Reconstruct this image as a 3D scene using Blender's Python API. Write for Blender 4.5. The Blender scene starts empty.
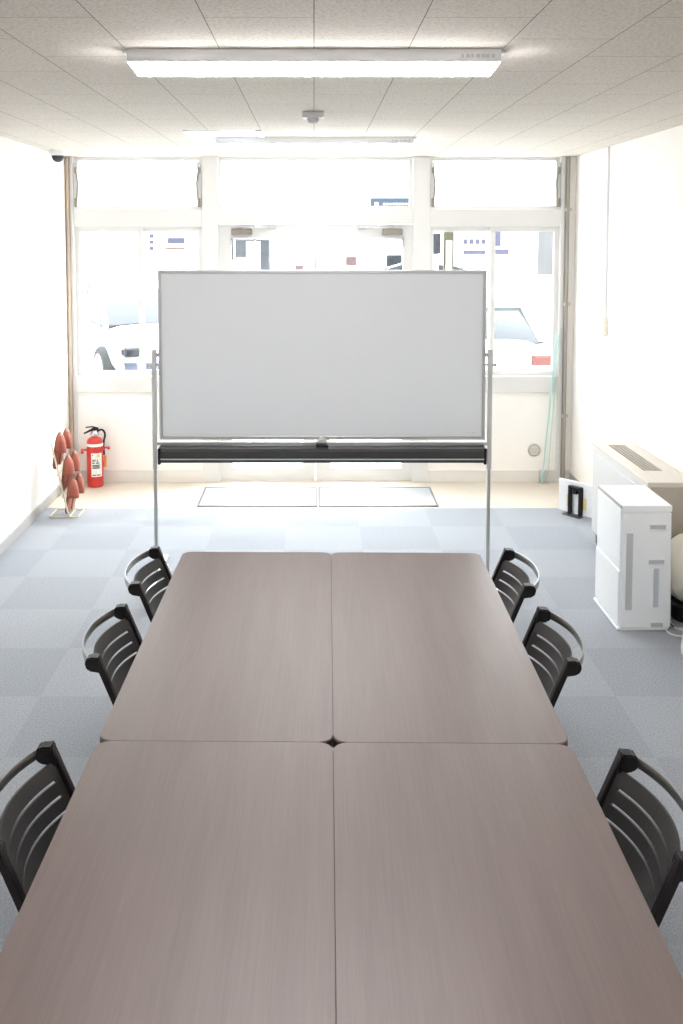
import bpy, bmesh, math, random
from mathutils import Vector, Matrix
random.seed(4)
C = bpy.context.scene.collection
PI = math.pi
R = math.radians

# ------------------------------------------------------------------ materials
def mat(name, col, rough=.5, metal=0., spec=.5, emit=None, es=0., noise=None, bump=None, coat=0., sheen=0.):
    m = bpy.data.materials.new(name); m.use_nodes = True
    nt = m.node_tree; b = nt.nodes['Principled BSDF']
    b.inputs['Base Color'].default_value = (*col, 1); b.inputs['Roughness'].default_value = rough
    b.inputs['Metallic'].default_value = metal; b.inputs['Specular IOR Level'].default_value = spec
    b.inputs['Coat Weight'].default_value = coat; b.inputs['Sheen Weight'].default_value = sheen
    if emit:
        b.inputs['Emission Color'].default_value = (*emit, 1); b.inputs['Emission Strength'].default_value = es
    tc = nt.nodes.new('ShaderNodeTexCoord')
    if noise:
        sc, amp = noise
        n = nt.nodes.new('ShaderNodeTexNoise'); n.inputs['Scale'].default_value = sc; n.inputs['Detail'].default_value = 4
        nt.links.new(tc.outputs['Object'], n.inputs['Vector'])
        r = nt.nodes.new('ShaderNodeMapRange'); r.inputs['To Min'].default_value = 1 - amp; r.inputs['To Max'].default_value = 1 + amp
        nt.links.new(n.outputs['Fac'], r.inputs['Value'])
        mx = nt.nodes.new('ShaderNodeMix'); mx.data_type = 'RGBA'; mx.blend_type = 'MULTIPLY'; mx.inputs[0].default_value = 1
        mx.inputs[6].default_value = (*col, 1); nt.links.new(r.outputs[0], mx.inputs[7])
        nt.links.new(mx.outputs[2], b.inputs['Base Color'])
    if bump:
        sc, st = bump
        n = nt.nodes.new('ShaderNodeTexNoise'); n.inputs['Scale'].default_value = sc; n.inputs['Detail'].default_value = 3
        nt.links.new(tc.outputs['Object'], n.inputs['Vector'])
        bp = nt.nodes.new('ShaderNodeBump'); bp.inputs['Strength'].default_value = st; bp.inputs['Distance'].default_value = .002
        nt.links.new(n.outputs['Fac'], bp.inputs['Height']); nt.links.new(bp.outputs[0], b.inputs['Normal'])
    return m

def nodes_of(m):
    nt = m.node_tree
    return nt, nt.nodes['Principled BSDF'], nt.nodes.new, nt.links.new

M = {}
M['wall'] = mat('wall paint', (.90, .875, .84), .75, noise=(3, .015), bump=(160, .12))
M['frame'] = mat('white painted window frame', (.70, .69, .675), .45, noise=(6, .02))
M['panel'] = mat('cream lower wall panel', (.90, .87, .83), .6, noise=(3, .02))
M['base'] = mat('grey vinyl baseboard', (.42, .41, .40), .55, noise=(8, .05))
M['basecream'] = mat('beige grey skirting', (.74, .71, .67), .55, noise=(8, .05))
M['white'] = mat('white plastic', (.82, .835, .855), .35, noise=(9, .01))
M['offwhite'] = mat('off white enamel', (.60, .55, .49), .4, noise=(9, .015))
M['fcface'] = mat('pale grey enamel', (.58, .58, .58), .4, noise=(9, .015))
M['black'] = mat('black plastic', (.008, .007, .008), .42, spec=.3, noise=(20, .2))
M['blackframe'] = mat('black painted frame', (.008, .005, .006), .38, spec=.3, noise=(20, .2))
M['slat'] = mat('dark grey plastic shell', (.030, .027, .027), .42, noise=(20, .1), bump=(220, .1))
M['dark'] = mat('dark grey', (.04, .04, .042), .5, noise=(20, .1))
M['alu'] = mat('silver aluminium', (.55, .55, .55), .35, metal=.85, noise=(14, .04))
M['alugrey'] = mat('satin grey painted metal', (.58, .575, .57), .45, metal=.2, noise=(14, .04))
M['rail'] = mat('satin steel rail', (.34, .335, .33), .34, metal=.95, noise=(14, .04))
M['chrome'] = mat('chrome tube', (.62, .62, .62), .22, metal=1., noise=(14, .03))
M['steel'] = mat('dull bronze steel', (.26, .235, .20), .45, metal=.6, noise=(14, .1))
M['pipebrown'] = mat('tan painted pipe', (.50, .40, .31), .6, noise=(6, .08))
M['pipegrey'] = mat('grey brown jamb', (.30, .27, .24), .55, noise=(6, .08))
M['red'] = mat('red extinguisher paint', (.58, .025, .02), .28, coat=.4, noise=(10, .04))
M['labelwhite'] = mat('label paper', (.78, .78, .74), .5, noise=(30, .03))
M['ink'] = mat('dark ink', (.05, .05, .05), .6, noise=(40, .1))
M['yellow'] = mat('yellow plastic', (.75, .55, .06), .45, noise=(20, .05))
M['paleyellow'] = mat('pale yellow foam', (.80, .62, .30), .6, noise=(20, .05))
M['orange'] = mat('orange plastic', (.75, .26, .06), .45, noise=(20, .05))
M['slipper'] = mat('rust brown vinyl', (.34, .085, .05), .36, noise=(25, .12), bump=(120, .2))
M['sole'] = mat('dark slipper sole', (.20, .07, .045), .6, noise=(25, .1))
M['lining'] = mat('slipper lining', (.07, .05, .045), .7, noise=(25, .1))
M['wire'] = mat('beige coated wire', (.68, .58, .44), .4, noise=(20, .03))
M['teal'] = mat('teal glass edge', (.36, .62, .60), .15, noise=(10, .05))
M['palegreen'] = mat('pale glass edge', (.55, .64, .62), .15, noise=(10, .05))
M['sensorgrey'] = mat('light grey plastic', (.46, .45, .44), .4, noise=(10, .02))
M['endshade'] = mat('off white enamel with painted shade', (.43, .39, .33), .4, noise=(9, .015))  # fan unit enamel darkened, painting in the shade on its near end
M['cream'] = mat('cream plastic', (.84, .81, .71), .35, noise=(9, .02))
M['boardsurf'] = mat('whiteboard enamel', (.77, .795, .83), .22, noise=(2, .01))
M['vent'] = mat('beige vent cap', (.44, .40, .35), .5, noise=(20, .05))
M['lamp'] = mat('lamp diffuser', (.9, .9, .9), .4, emit=(1, 1, 1), es=8, noise=(5, .01))
M['lampbody'] = mat('lamp housing', (.80, .80, .82), .4, noise=(8, .02))
M['mat'] = mat('pale grey entrance mat', (.40, .41, .43), .9, noise=(140, .12), bump=(180, .5))
M['matrim'] = mat('grey mat frame', (.20, .20, .21), .4, metal=.4, noise=(30, .05))
M['concrete'] = mat('pale concrete', (.62, .62, .61), .85, noise=(.6, .08))
M['asphalt'] = mat('road', (.34, .34, .35), .9, noise=(.8, .1))
M['carwhite'] = mat('white car paint', (.78, .79, .80), .2, coat=.6, noise=(3, .01))
M['carsilver'] = mat('silver car paint', (.50, .51, .53), .25, metal=.3, coat=.6, noise=(3, .01))
M['cardark'] = mat('grey blue car paint', (.022, .026, .034), .25, coat=.6, noise=(3, .02))
M['carglass'] = mat('tinted car glass', (.014, .017, .021), .1, spec=.4, noise=(3, .05))
M['tyre'] = mat('tyre rubber', (.022, .022, .024), .8, noise=(20, .1))
M['tail'] = mat('red tail lamp', (.10, .016, .012), .2, noise=(20, .05))
M['bluesign'] = mat('blue sign', (.022, .035, .062), .5, noise=(10, .05))
M['paleblue'] = mat('pale blue paint', (.05, .062, .10), .6, noise=(10, .05))
M['lilac'] = mat('lilac sign paint', (.042, .040, .075), .6, noise=(10, .05))
M['olive'] = mat('olive yellow paint', (.046, .043, .018), .6, noise=(10, .05))
M['house'] = mat('pale render', (.70, .69, .67), .8, noise=(1, .04))
M['house2'] = mat('warm grey render', (.10, .10, .105), .8, noise=(1, .04))
M['roof'] = mat('blue grey roof', (.15, .17, .22), .7, noise=(2, .08))
M['pink'] = mat('faded red paint', (.09, .04, .04), .6, noise=(10, .05))
M['sky blue tag'] = mat('bright blue plastic', (.05, .22, .5), .5, noise=(10, .05))

def make_glass(name, tint=(.97, .99, .985)):
    m = bpy.data.materials.new(name); m.use_nodes = True
    nt = m.node_tree; nt.nodes.clear(); N = nt.nodes.new; L = nt.links.new
    o = N('ShaderNodeOutputMaterial'); t = N('ShaderNodeBsdfTransparent'); g = N('ShaderNodeBsdfGlossy')
    g.inputs['Roughness'].default_value = .02; t.inputs['Color'].default_value = (*tint, 1)
    lw = N('ShaderNodeLayerWeight'); pw = N('ShaderNodeMath'); pw.operation = 'POWER'; pw.inputs[1].default_value = 5; L(lw.outputs['Facing'], pw.inputs[0])
    f = N('ShaderNodeMath'); f.operation = 'MULTIPLY_ADD'; f.inputs[1].default_value = .9; f.inputs[2].default_value = .035; L(pw.outputs[0], f.inputs[0])
    x = N('ShaderNodeMixShader'); L(f.outputs[0], x.inputs[0]); L(t.outputs[0], x.inputs[1]); L(g.outputs[0], x.inputs[2])
    L(x.outputs[0], o.inputs['Surface'])
    return m
M['glass'] = make_glass('window glass')
M['sheet'] = make_glass('leaning sheet glass', (.975, .99, .985))

# wood laminate: fine grain along the table's length
m = mat('brown wood laminate', (.3, .22, .2), .38); M['wood'] = m
nt, b, N, L = nodes_of(m)
tc = N('ShaderNodeTexCoord'); mp = N('ShaderNodeMapping'); mp.inputs['Scale'].default_value = (110, 2.2, 110)
L(tc.outputs['Object'], mp.inputs['Vector'])
n1 = N('ShaderNodeTexNoise'); n1.inputs['Scale'].default_value = 2.2; n1.inputs['Detail'].default_value = 6; n1.inputs['Roughness'].default_value = .65
L(mp.outputs[0], n1.inputs['Vector'])
mp2 = N('ShaderNodeMapping'); mp2.inputs['Scale'].default_value = (9, .7, 9); L(tc.outputs['Object'], mp2.inputs['Vector'])
n2 = N('ShaderNodeTexNoise'); n2.inputs['Scale'].default_value = 1.2; n2.inputs['Detail'].default_value = 3; L(mp2.outputs[0], n2.inputs['Vector'])
ad = N('ShaderNodeMath'); ad.operation = 'ADD'; L(n1.outputs['Fac'], ad.inputs[0]); L(n2.outputs['Fac'], ad.inputs[1])
cr = N('ShaderNodeValToRGB'); cr.color_ramp.elements[0].position = .62; cr.color_ramp.elements[1].position = 1.38
cr.color_ramp.elements[0].color = (.146, .108, .100, 1); cr.color_ramp.elements[1].color = (.188, .142, .132, 1)
mr = N('ShaderNodeMath'); mr.operation = 'MULTIPLY'; mr.inputs[1].default_value = 1.0
L(ad.outputs[0], mr.inputs[0])
cr.color_ramp.elements[0].position = .35; cr.color_ramp.elements[1].position = .65
mr.inputs[1].default_value = .5
L(mr.outputs[0], cr.inputs[0]); L(cr.outputs[0], b.inputs['Base Color'])
M['woodedge'] = mat('dark table edge band', (.05, .035, .03), .45, noise=(20, .1))

# carpet tiles laid as a half metre checkerboard of pile directions
m = mat('blue grey carpet tile', (.3, .3, .3), .95, spec=.15); M['carpet'] = m
nt, b, N, L = nodes_of(m)
tc = N('ShaderNodeTexCoord'); mp = N('ShaderNodeMapping'); mp.inputs['Location'].default_value = (1.69 + 10, -6.656 + 20 + .01, .3)
L(tc.outputs['Object'], mp.inputs['Vector'])
ck = N('ShaderNodeTexChecker'); ck.inputs['Scale'].default_value = 2.0
ck.inputs['Color1'].default_value = (.295, .313, .347, 1); ck.inputs['Color2'].default_value = (.325, .343, .377, 1)
L(mp.outputs[0], ck.inputs['Vector'])
n1 = N('ShaderNodeTexNoise'); n1.inputs['Scale'].default_value = 130; n1.inputs['Detail'].default_value = 5; n1.inputs['Roughness'].default_value = .8
L(tc.outputs['Object'], n1.inputs['Vector'])
r1 = N('ShaderNodeMapRange'); r1.inputs['From Min'].default_value = .3; r1.inputs['From Max'].default_value = .7
r1.inputs['To Min'].default_value = .62; r1.inputs['To Max'].default_value = 1.38; L(n1.outputs['Fac'], r1.inputs['Value'])
mx = N('ShaderNodeMix'); mx.data_type = 'RGBA'; mx.blend_type = 'MULTIPLY'; mx.inputs[0].default_value = 1
L(ck.outputs['Color'], mx.inputs[6]); L(r1.outputs[0], mx.inputs[7]); L(mx.outputs[2], b.inputs['Base Color'])
bp = N('ShaderNodeBump'); bp.inputs['Strength'].default_value = .5; bp.inputs['Distance'].default_value = .003
L(n1.outputs['Fac'], bp.inputs['Height']); L(bp.outputs[0], b.inputs['Normal'])
b.inputs['Sheen Weight'].default_value = .25; b.inputs['Sheen Roughness'].default_value = .4

# acoustic ceiling boards, staggered, running away from the camera
m = mat('speckled acoustic ceiling board', (.6, .6, .6), .9, spec=.1); M['ceil'] = m
nt, b, N, L = nodes_of(m)
tc = N('ShaderNodeTexCoord'); sp = N('ShaderNodeSeparateXYZ'); L(tc.outputs['Object'], sp.inputs[0])
a1 = N('ShaderNodeMath'); a1.inputs[1].default_value = -2.86 + .62 * 30; L(sp.outputs['Y'], a1.inputs[0])
a2 = N('ShaderNodeMath'); a2.inputs[1].default_value = .315 * 40; L(sp.outputs['X'], a2.inputs[0])
cb = N('ShaderNodeCombineXYZ'); L(a1.outputs[0], cb.inputs['X']); L(a2.outputs[0], cb.inputs['Y'])
br = N('ShaderNodeTexBrick'); br.inputs['Scale'].default_value = 1; br.inputs['Brick Width'].default_value = .62
br.inputs['Row Height'].default_value = .315; br.inputs['Mortar Size'].default_value = .0016; br.inputs['Mortar Smooth'].default_value = .1
br.inputs['Color1'].default_value = (.72, .665, .60, 1); br.inputs['Color2'].default_value = (.70, .648, .585, 1)
br.inputs['Mortar'].default_value = (.22, .20, .18, 1); br.offset = .5
L(cb.outputs[0], br.inputs['Vector'])
n1 = N('ShaderNodeTexNoise'); n1.inputs['Scale'].default_value = 90; n1.inputs['Detail'].default_value = 4; n1.inputs['Roughness'].default_value = .75
L(tc.outputs['Object'], n1.inputs['Vector'])
r1 = N('ShaderNodeMapRange'); r1.inputs['From Min'].default_value = .32; r1.inputs['From Max'].default_value = .55
r1.inputs['To Min'].default_value = .72; r1.inputs['To Max'].default_value = 1.05; L(n1.outputs['Fac'], r1.inputs['Value'])
mx = N('ShaderNodeMix'); mx.data_type = 'RGBA'; mx.blend_type = 'MULTIPLY'; mx.inputs[0].default_value = 1
L(br.outputs['Color'], mx.inputs[6]); L(r1.outputs[0], mx.inputs[7]); L(mx.outputs[2], b.inputs['Base Color'])

# entrance floor: large cream tiles
m = mat('cream entrance tile', (.6, .6, .6), .4, spec=.4); M['tile'] = m
nt, b, N, L = nodes_of(m)
tc = N('ShaderNodeTexCoord'); br = N('ShaderNodeTexBrick'); br.inputs['Scale'].default_value = 1
br.inputs['Brick Width'].default_value = .45; br.inputs['Row Height'].default_value = .45; br.offset = 0
br.inputs['Mortar Size'].default_value = .002
br.inputs['Color1'].default_value = (.68, .61, .52, 1); br.inputs['Color2'].default_value = (.69, .625, .535, 1); br.inputs['Mortar'].default_value = (.6, .53, .45, 1)
L(tc.outputs['Object'], br.inputs['Vector'])
n1 = N('ShaderNodeTexNoise'); n1.inputs['Scale'].default_value = 5; n1.inputs['Detail'].default_value = 5; L(tc.outputs['Object'], n1.inputs['Vector'])
r1 = N('ShaderNodeMapRange'); r1.inputs['To Min'].default_value = .92; r1.inputs['To Max'].default_value = 1.06; L(n1.outputs['Fac'], r1.inputs['Value'])
mx = N('ShaderNodeMix'); mx.data_type = 'RGBA'; mx.blend_type = 'MULTIPLY'; mx.inputs[0].default_value = 1
L(br.outputs['Color'], mx.inputs[6]); L(r1.outputs[0], mx.inputs[7]); L(mx.outputs[2], b.inputs['Base Color'])

# ------------------------------------------------------------------ mesh helpers
def B(): return bmesh.new()

def box(bm, x0, x1, y0, y1, z0, z1, bev=0, seg=2, rot=None):
    r = bmesh.ops.create_cube(bm, size=1)
    vs = r['verts']
    for v in vs:
        v.co = Vector(((x0 + x1) / 2 + v.co.x * (x1 - x0), (y0 + y1) / 2 + v.co.y * (y1 - y0), (z0 + z1) / 2 + v.co.z * (z1 - z0)))
    if rot is not None:
        for v in vs: v.co = rot @ v.co
    if bev:
        es = list({e for v in vs for e in v.link_edges})
        bmesh.ops.bevel(bm, geom=es, offset=bev, segments=seg, affect='EDGES', profile=.5)
    return bm

def frames(pts):
    out = []; n = len(pts); up = None
    for i, p in enumerate(pts):
        d = (pts[min(i + 1, n - 1)] - pts[max(i - 1, 0)]).normalized()
        if up is None:
            up = Vector((0, 0, 1)) if abs(d.z) < .9 else Vector((1, 0, 0))
        s = d.cross(up)
        if s.length < 1e-6: s = d.orthogonal()
        s.normalize(); up = s.cross(d).normalized()
        out.append((p, s, up))
    return out

def tube(bm, pts, r, seg=10, caps=True):
    pts = [Vector(p) for p in pts]; rings = []
    rr = r if isinstance(r, (list, tuple)) else [r] * len(pts)
    for (p, s, u), q in zip(frames(pts), rr):
        rings.append([bm.verts.new(p + s * math.cos(a) * q + u * math.sin(a) * q) for a in [2 * PI * k / seg for k in range(seg)]])
    for a, c in zip(rings, rings[1:]):
        for k in range(seg): bm.faces.new((a[k], a[(k + 1) % seg], c[(k + 1) % seg], c[k]))
    if caps:
        bm.faces.new(rings[0][::-1]); bm.faces.new(rings[-1])
    return bm

def ribbon(bm, pts, w, h, up=Vector((0, 0, 1))):
    # flat bar: w thick sideways, h tall along up
    pts = [Vector(p) for p in pts]; rings = []; n = len(pts)
    for i, p in enumerate(pts):
        d = (pts[min(i + 1, n - 1)] - pts[max(i - 1, 0)]).normalized(); s = d.cross(up).normalized(); u = s.cross(d).normalized()
        prof = [(-.5, -.42), (-.3, -.5), (.3, -.5), (.5, -.42), (.5, .42), (.3, .5), (-.3, .5), (-.5, .42)]
        rings.append([bm.verts.new(p + s * a * w + u * c * h) for a, c in prof])
    k = 8
    for a, c in zip(rings, rings[1:]):
        for j in range(k): bm.faces.new((a[j], a[(j + 1) % k], c[(j + 1) % k], c[j]))
    bm.faces.new(rings[0][::-1]); bm.faces.new(rings[-1])
    return bm

def lathe(bm, prof, cx=0, cy=0, seg=28, ax='z'):
    rings = []
    for r, z in prof:
        ring = []
        for k in range(seg):
            a = 2 * PI * k / seg
            if ax == 'z': co = (cx + r * math.cos(a), cy + r * math.sin(a), z)
            else: co = (cx + r * math.cos(a), z, cy + r * math.sin(a))   # axis along y, cy is height
            ring.append(bm.verts.new(co))
        rings.append(ring)
    for a, c in zip(rings, rings[1:]):
        for k in range(seg): bm.faces.new((a[k], a[(k + 1) % seg], c[(k + 1) % seg], c[k]))
    bm.faces.new(rings[0][::-1]); bm.faces.new(rings[-1])
    return bm

def prism(bm, poly, z0, z1, bev=0):
    lo = [bm.verts.new((x, y, z0)) for x, y in poly]; hi = [bm.verts.new((x, y, z1)) for x, y in poly]
    n = len(poly)
    bm.faces.new(lo[::-1]); t = bm.faces.new(hi)
    for k in range(n): bm.faces.new((lo[k], lo[(k + 1) % n], hi[(k + 1) % n], hi[k]))
    if bev: bmesh.ops.bevel(bm, geom=list(t.edges), offset=bev, segments=2, affect='EDGES')
    return bm

def rrect(x0, x1, y0, y1, r, n=6):
    p = []
    for cx, cy, a in ((x1 - r, y1 - r, 0), (x0 + r, y1 - r, 90), (x0 + r, y0 + r, 180), (x1 - r, y0 + r, 270)):
        for k in range(n + 1):
            t = R(a + 90 * k / n); p.append((cx + r * math.cos(t), cy + r * math.sin(t)))
    return p

def loft(bm, rings, caps=True, closed=True):
    vr = [[bm.verts.new(p) for p in ring] for ring in rings]; n = len(vr[0])
    for a, c in zip(vr, vr[1:]):
        for k in range(n if closed else n - 1): bm.faces.new((a[k], a[(k + 1) % n], c[(k + 1) % n], c[k]))
    if caps: bm.faces.new(vr[0][::-1]); bm.faces.new(vr[-1])
    return bm

def obj(name, bm, m, parent=None, smooth=False, loc=(0, 0, 0), label=None, subsurf=0):
    bmesh.ops.recalc_face_normals(bm, faces=bm.faces)
    me = bpy.data.meshes.new(name); bm.to_mesh(me); bm.free()
    me.materials.append(M[m] if isinstance(m, str) else m)
    o = bpy.data.objects.new(name, me); C.objects.link(o); o.location = loc
    if smooth:
        for p in me.polygons: p.use_smooth = True
        if not subsurf:
            try: me.set_sharp_from_angle(angle=R(40))
            except Exception: pass
    if subsurf:
        s = o.modifiers.new('sub', 'SUBSURF'); s.levels = subsurf; s.render_levels = subsurf
    if parent: o.parent = parent
    if label: o['label'] = label
    return o

def tag(o, label, cat, group=None):
    o['label'] = label; o['category'] = cat
    if group: o['group'] = group
    return o

def thing(name, label, cat, loc=(0, 0, 0), rz=0, group=None):
    o = bpy.data.objects.new(name, None); C.objects.link(o); o.empty_display_size = .1
    o.location = loc; o.rotation_euler = (0, 0, rz)
    return tag(o, label, cat, group)

def struct(name, bm, m, parent=None, smooth=False, loc=(0, 0, 0)):
    o = obj(name, bm, m, parent, smooth, loc)
    if not parent: o['kind'] = 'structure'
    return o

def sroot(name, loc=(0, 0, 0)):
    o = bpy.data.objects.new(name, None); C.objects.link(o); o.location = loc; o['kind'] = 'structure'
    return o

def dup(o, loc, rz=None, label=None, group=None):
    def cp(src, par):
        c = src.copy(); C.objects.link(c)
        if par: c.parent = par
        for ch in list(src.children): cp(ch, c)
        return c
    r = cp(o, None); r.location = loc
    if rz is not None: r.rotation_euler = (0, 0, rz)
    if label: r['label'] = label
    if group: r['group'] = group
    return r

# ------------------------------------------------------------------ room shell
XL, XR, YB, YC, YE, ZC = -1.97, 2.08, 7.87, -3.2, 7.104, 2.62
struct('floor', box(B(), XL - .1, XR + .1, YC - .1, YE, -.1, 0), 'carpet')
struct('floor_tile', box(B(), XL - .1, XR + .1, YE, YB + .12, -.1, 0), 'tile')
struct('ceiling', box(B(), XL - .1, XR + .1, YC - .1, YB + .12, ZC, ZC + .1), 'ceil')
struct('wall_left', box(B(), XL - .12, XL, YC - .1, YB + .12, 0, ZC), 'wall')
struct('wall_right', box(B(), XR, XR + .12, YC - .1, YB + .12, 0, ZC), 'wall')
struct('wall_behind', box(B(), XL, XR, YC - .12, YC, 0, ZC), 'wall')
struct('baseboard_left', box(B(), XL, XL + .010, YC, YB, 0, .075, .003), 'base')
struct('baseboard_right', box(B(), XR - .010, XR, YC, YB, 0, .075, .003), 'base')
# storefront wall: two solid panels under the side windows
struct('wall_back_left', box(B(), XL, -.892, YB, YB + .1, 0, .737), 'panel')
struct('wall_back_right', box(B(), .923, XR, YB, YB + .1, 0, .737), 'panel')
struct('baseboard_back_left', box(B(), XL + .01, -.892, YB - .014, YB, 0, .10, .003), 'basecream')
struct('baseboard_back_right', box(B(), .923, XR - .01, YB - .014, YB, 0, .10, .003), 'basecream')
# trims: mullions, transom bars, jambs
def trim(n, *a, m='frame', bev=.004): return struct('trim_%d' % n, box(B(), *a, bev), m)
trim(1, -.892, -.764, YB - .02, YB + .1, 0, ZC)
trim(2, .788, .923, YB - .02, YB + .1, 0, ZC)
trim(3, -.764, .788, YB - .012, YB + .1, 2.087, 2.206)
trim(4, XL + .06, -.892, YB - .012, YB + .1, 2.064, 2.206)
trim(5, .923, XR - .12, YB - .012, YB + .1, 2.064, 2.206)
trim(6, XL + .06, -.892, YB - .03, YB + .1, .737, .867)
trim(7, .923, XR - .12, YB - .03, YB + .1, .737, .867)
trim(8, XL + .03, XL + .06, YB - .02, YB + .1, 0, ZC, m='frame')
trim(9, XR - .12, XR - .085, YB - .02, YB + .1, 0, ZC, m='frame')
trim(10, XR - .085, XR - .055, YB - .03, YB + .1, 0, ZC, m='pipegrey')
trim(11, XR - .055, XR, YB - .01, YB + .1, 0, ZC, m='wall')
trim(12, XL, XL + .03, YB - .02, YB + .1, 0, ZC, m='pipegrey')
# slim vertical pipes in both corners
o = obj('corner_pipe', tube(B(), [(0, 0, 0), (0, 0, 2.60)], .014, 12), 'pipebrown', smooth=True, loc=(XL + .018, YB - .038, .01))
tag(o, 'slim tan vertical pipe in the left back corner of the room', 'pipe')
pr_ = thing('corner_pipe', 'slim grey brown vertical pipe beside the right window jamb', 'pipe', (XR - .07, YB - .05, 0))
obj('pipe', tube(B(), [(0, 0, .01), (0, 0, 2.61)], .013, 12), 'pipegrey', pr_, True)
for z in (.55, 1.45, 2.2):
    obj('clip', box(B(), -.018, .03, -.006, .02, z - .012, z + .012, .003), 'offwhite', pr_)

def sash(n, x0, x1, z0, z1, yo=YB + .04, f=.03, d=.035):
    r = sroot('window_%d' % n, ((x0 + x1) / 2, yo, z0)); w = (x1 - x0) / 2; h = z1 - z0
    bm = B()
    box(bm, -w, -w + f, 0, d, 0, h); box(bm, w - f, w, 0, d, 0, h)
    box(bm, -w + f, w - f, 0, d, 0, f); box(bm, -w + f, w - f, 0, d, h - f, h)
    obj('window_frame', bm, 'frame', r)
    obj('pane', box(B(), -w + f, w - f, d / 2 - .003, d / 2 + .003, f, h - f), 'glass', r)
    return r
def stay(r, x, sgn, h=.37):
    bm = B()
    box(bm, x - .016, x + .016, -.055, -.028, .02, h, .003)
    obj('stay_rail', bm, 'alugrey', r)
    bm = B(); tube(bm, [(x + sgn * .006, -.066, .03), (x + sgn * .018, -.072, .2), (x + sgn * .003, -.066, .32)], .007, 8)
    box(bm, x - .012, x + .014, -.078, -.056, .015, .085, .004); box(bm, x - .009, x + .012, -.078, -.056, .28, .33, .004)
    obj('window_stay', bm, 'steel', r)
w1 = sash(1, XL + .06, -.892, 2.206, ZC, f=.028); w2 = sash(2, -.764, .788, 2.206, ZC, f=.026); w3 = sash(3, .923, XR - .12, 2.206, ZC, f=.028)
hw1 = (-.892 - XL - .06) / 2
stay(w1, -hw1 + .022, 1); stay(w1, hw1 - .02, -1)
hw3 = (XR - .12 - .923) / 2
stay(w3, -hw3 + .02, 1); stay(w3, hw3 - .022, -1)
sash(4, XL + .06, -1.372, .867, 2.064, YB + .02, .038); sash(5, -1.41, -.892, .867, 2.064, YB + .06, .038)
sash(6, .923, 1.452, .867, 2.064, YB + .06, .038); sash(7, 1.414, XR - .12, .867, 2.064, YB + .02, .038)

def door(n, x0, x1, gl, gr, sgn):
    r = sroot('door_%d' % n, ((x0 + x1) / 2, YB + .03, .006)); c = (x0 + x1) / 2; h = 2.087 - .010
    bm = B(); d = .04
    box(bm, x0 - c, gl - c, 0, d, 0, h); box(bm, gr - c, x1 - c, 0, d, 0, h)
    box(bm, gl - c, gr - c, 0, d, 0, .10); box(bm, gl - c, gr - c, 0, d, 1.970, h)
    obj('leaf_frame', bm, 'frame', r)
    obj('pane', box(B(), gl - c, gr - c, d / 2 - .003, d / 2 + .003, .10, 1.970), 'glass', r)
    hx = (gr + x1) / 2 - c if sgn > 0 else (gl + x0) / 2 - c
    bm = B(); tube(bm, [(hx, -.0, .85), (hx, -.05, .85), (hx, -.05, 1.15), (hx, -.0, 1.15)], .011, 10)
    obj('door_handle', bm, 'alu', r, True)
    # door closer on the hinge side
    ex = gl - c if sgn > 0 else gr - c
    bm = B(); a, q = (ex + .01 * sgn, ex + .17 * sgn); box(bm, min(a, q), max(a, q), -.07, -.005, 1.995, 2.045, .008)
    k = obj('door_closer', bm, 'steel', r)
    bm = B(); tube(bm, [(ex + .08 * sgn, -.04, 2.06), (ex + .20 * sgn, -.16, 2.06), (ex + .33 * sgn, -.02, 2.06)], .009, 8)
    tube(bm, [(ex + .08 * sgn, -.04, 2.03), (ex + .08 * sgn, -.04, 2.062)], .014, 10)
    box(bm, ex + .33 * sgn - .03, ex + .33 * sgn + .03, -.04, -.0, 2.045, 2.072, .004)
    obj('closer_arm', bm, 'alugrey', k)
    bm = B(); a, q = ex - .005 * sgn, ex + .20 * sgn
    a, q = min(a, q), max(a, q)
    box(bm, a, q, -.012, -.001, 1.955, 1.968); box(bm, a, a + .012, -.012, -.001, 1.90, 1.968); box(bm, q - .012, q, -.012, -.001, 1.90, 1.968)
    obj('closer_bracket', bm, 'alugrey', k)
    return r
door(1, -.764, .010, -.665, -.088, 1)
door(2, .014, .788, .128, .713, -1)

# ------------------------------------------------------------------ ceiling fittings
def lamp(x, y, label):
    t = thing('ceiling_light', label, 'ceiling light', (x, y, ZC), 0, 'fluorescent ceiling lights')
    obj('housing', box(B(), -.625, .625, -.075, .075, -.044, 0, .004), 'lampbody', t)
    rings = []
    for xx_, s in ((-.622, 1.), (-.600, .93), (.600, .93), (.622, 1.)):
        rings.append([(xx_ * (1 if s == 1. else 1), .072 * math.cos(a), -.044 - (.034 if s < 1 else .004) * math.sin(a)) for a in [PI * k / 10 for k in range(11)]])
    obj('diffuser', loft(B(), rings), 'lamp', t, True)
    for xe in (-.634, .634): obj('end_bracket', box(B(), xe - .012, xe + .012, -.05, .03, -.010, 0, .003), 'lampbody', t)
    bm = B()
    for k, w_ in enumerate((.010, .013, .008, .013, .016, .010, .012)):
        box(bm, .49 + k * .017, .49 + k * .017 + w_, -.0756, -.0745, -.030, -.018)
    obj('maker_mark', bm, 'alugrey', t)
    return t
lamp(0, 3.405, 'near long white fluorescent ceiling light, glowing, above the table')
lamp(.005, 6.36, 'far long white fluorescent ceiling light close to the storefront windows')
lamp(0, .45, 'added unseen fill light on the ceiling above the camera')  # out of view, added to brighten the room and the whiteboard
lamp(0, -2.2, 'added unseen fill light on the ceiling at the rear of the room')  # second unseen fixture, added for more light from behind the camera

t = thing('motion_sensor', 'small white boxy sensor on the ceiling between the two lights', 'sensor', (-.005, 5.03, ZC))
obj('base', box(B(), -.055, .055, -.045, .045, -.032, 0, .006), 'sensorgrey', t)
obj('sensor_eye', lathe(B(), [(.030, -.032), (.030, -.045), (.022, -.055), (.008, -.058)]), 'sensorgrey', t, True)

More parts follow.
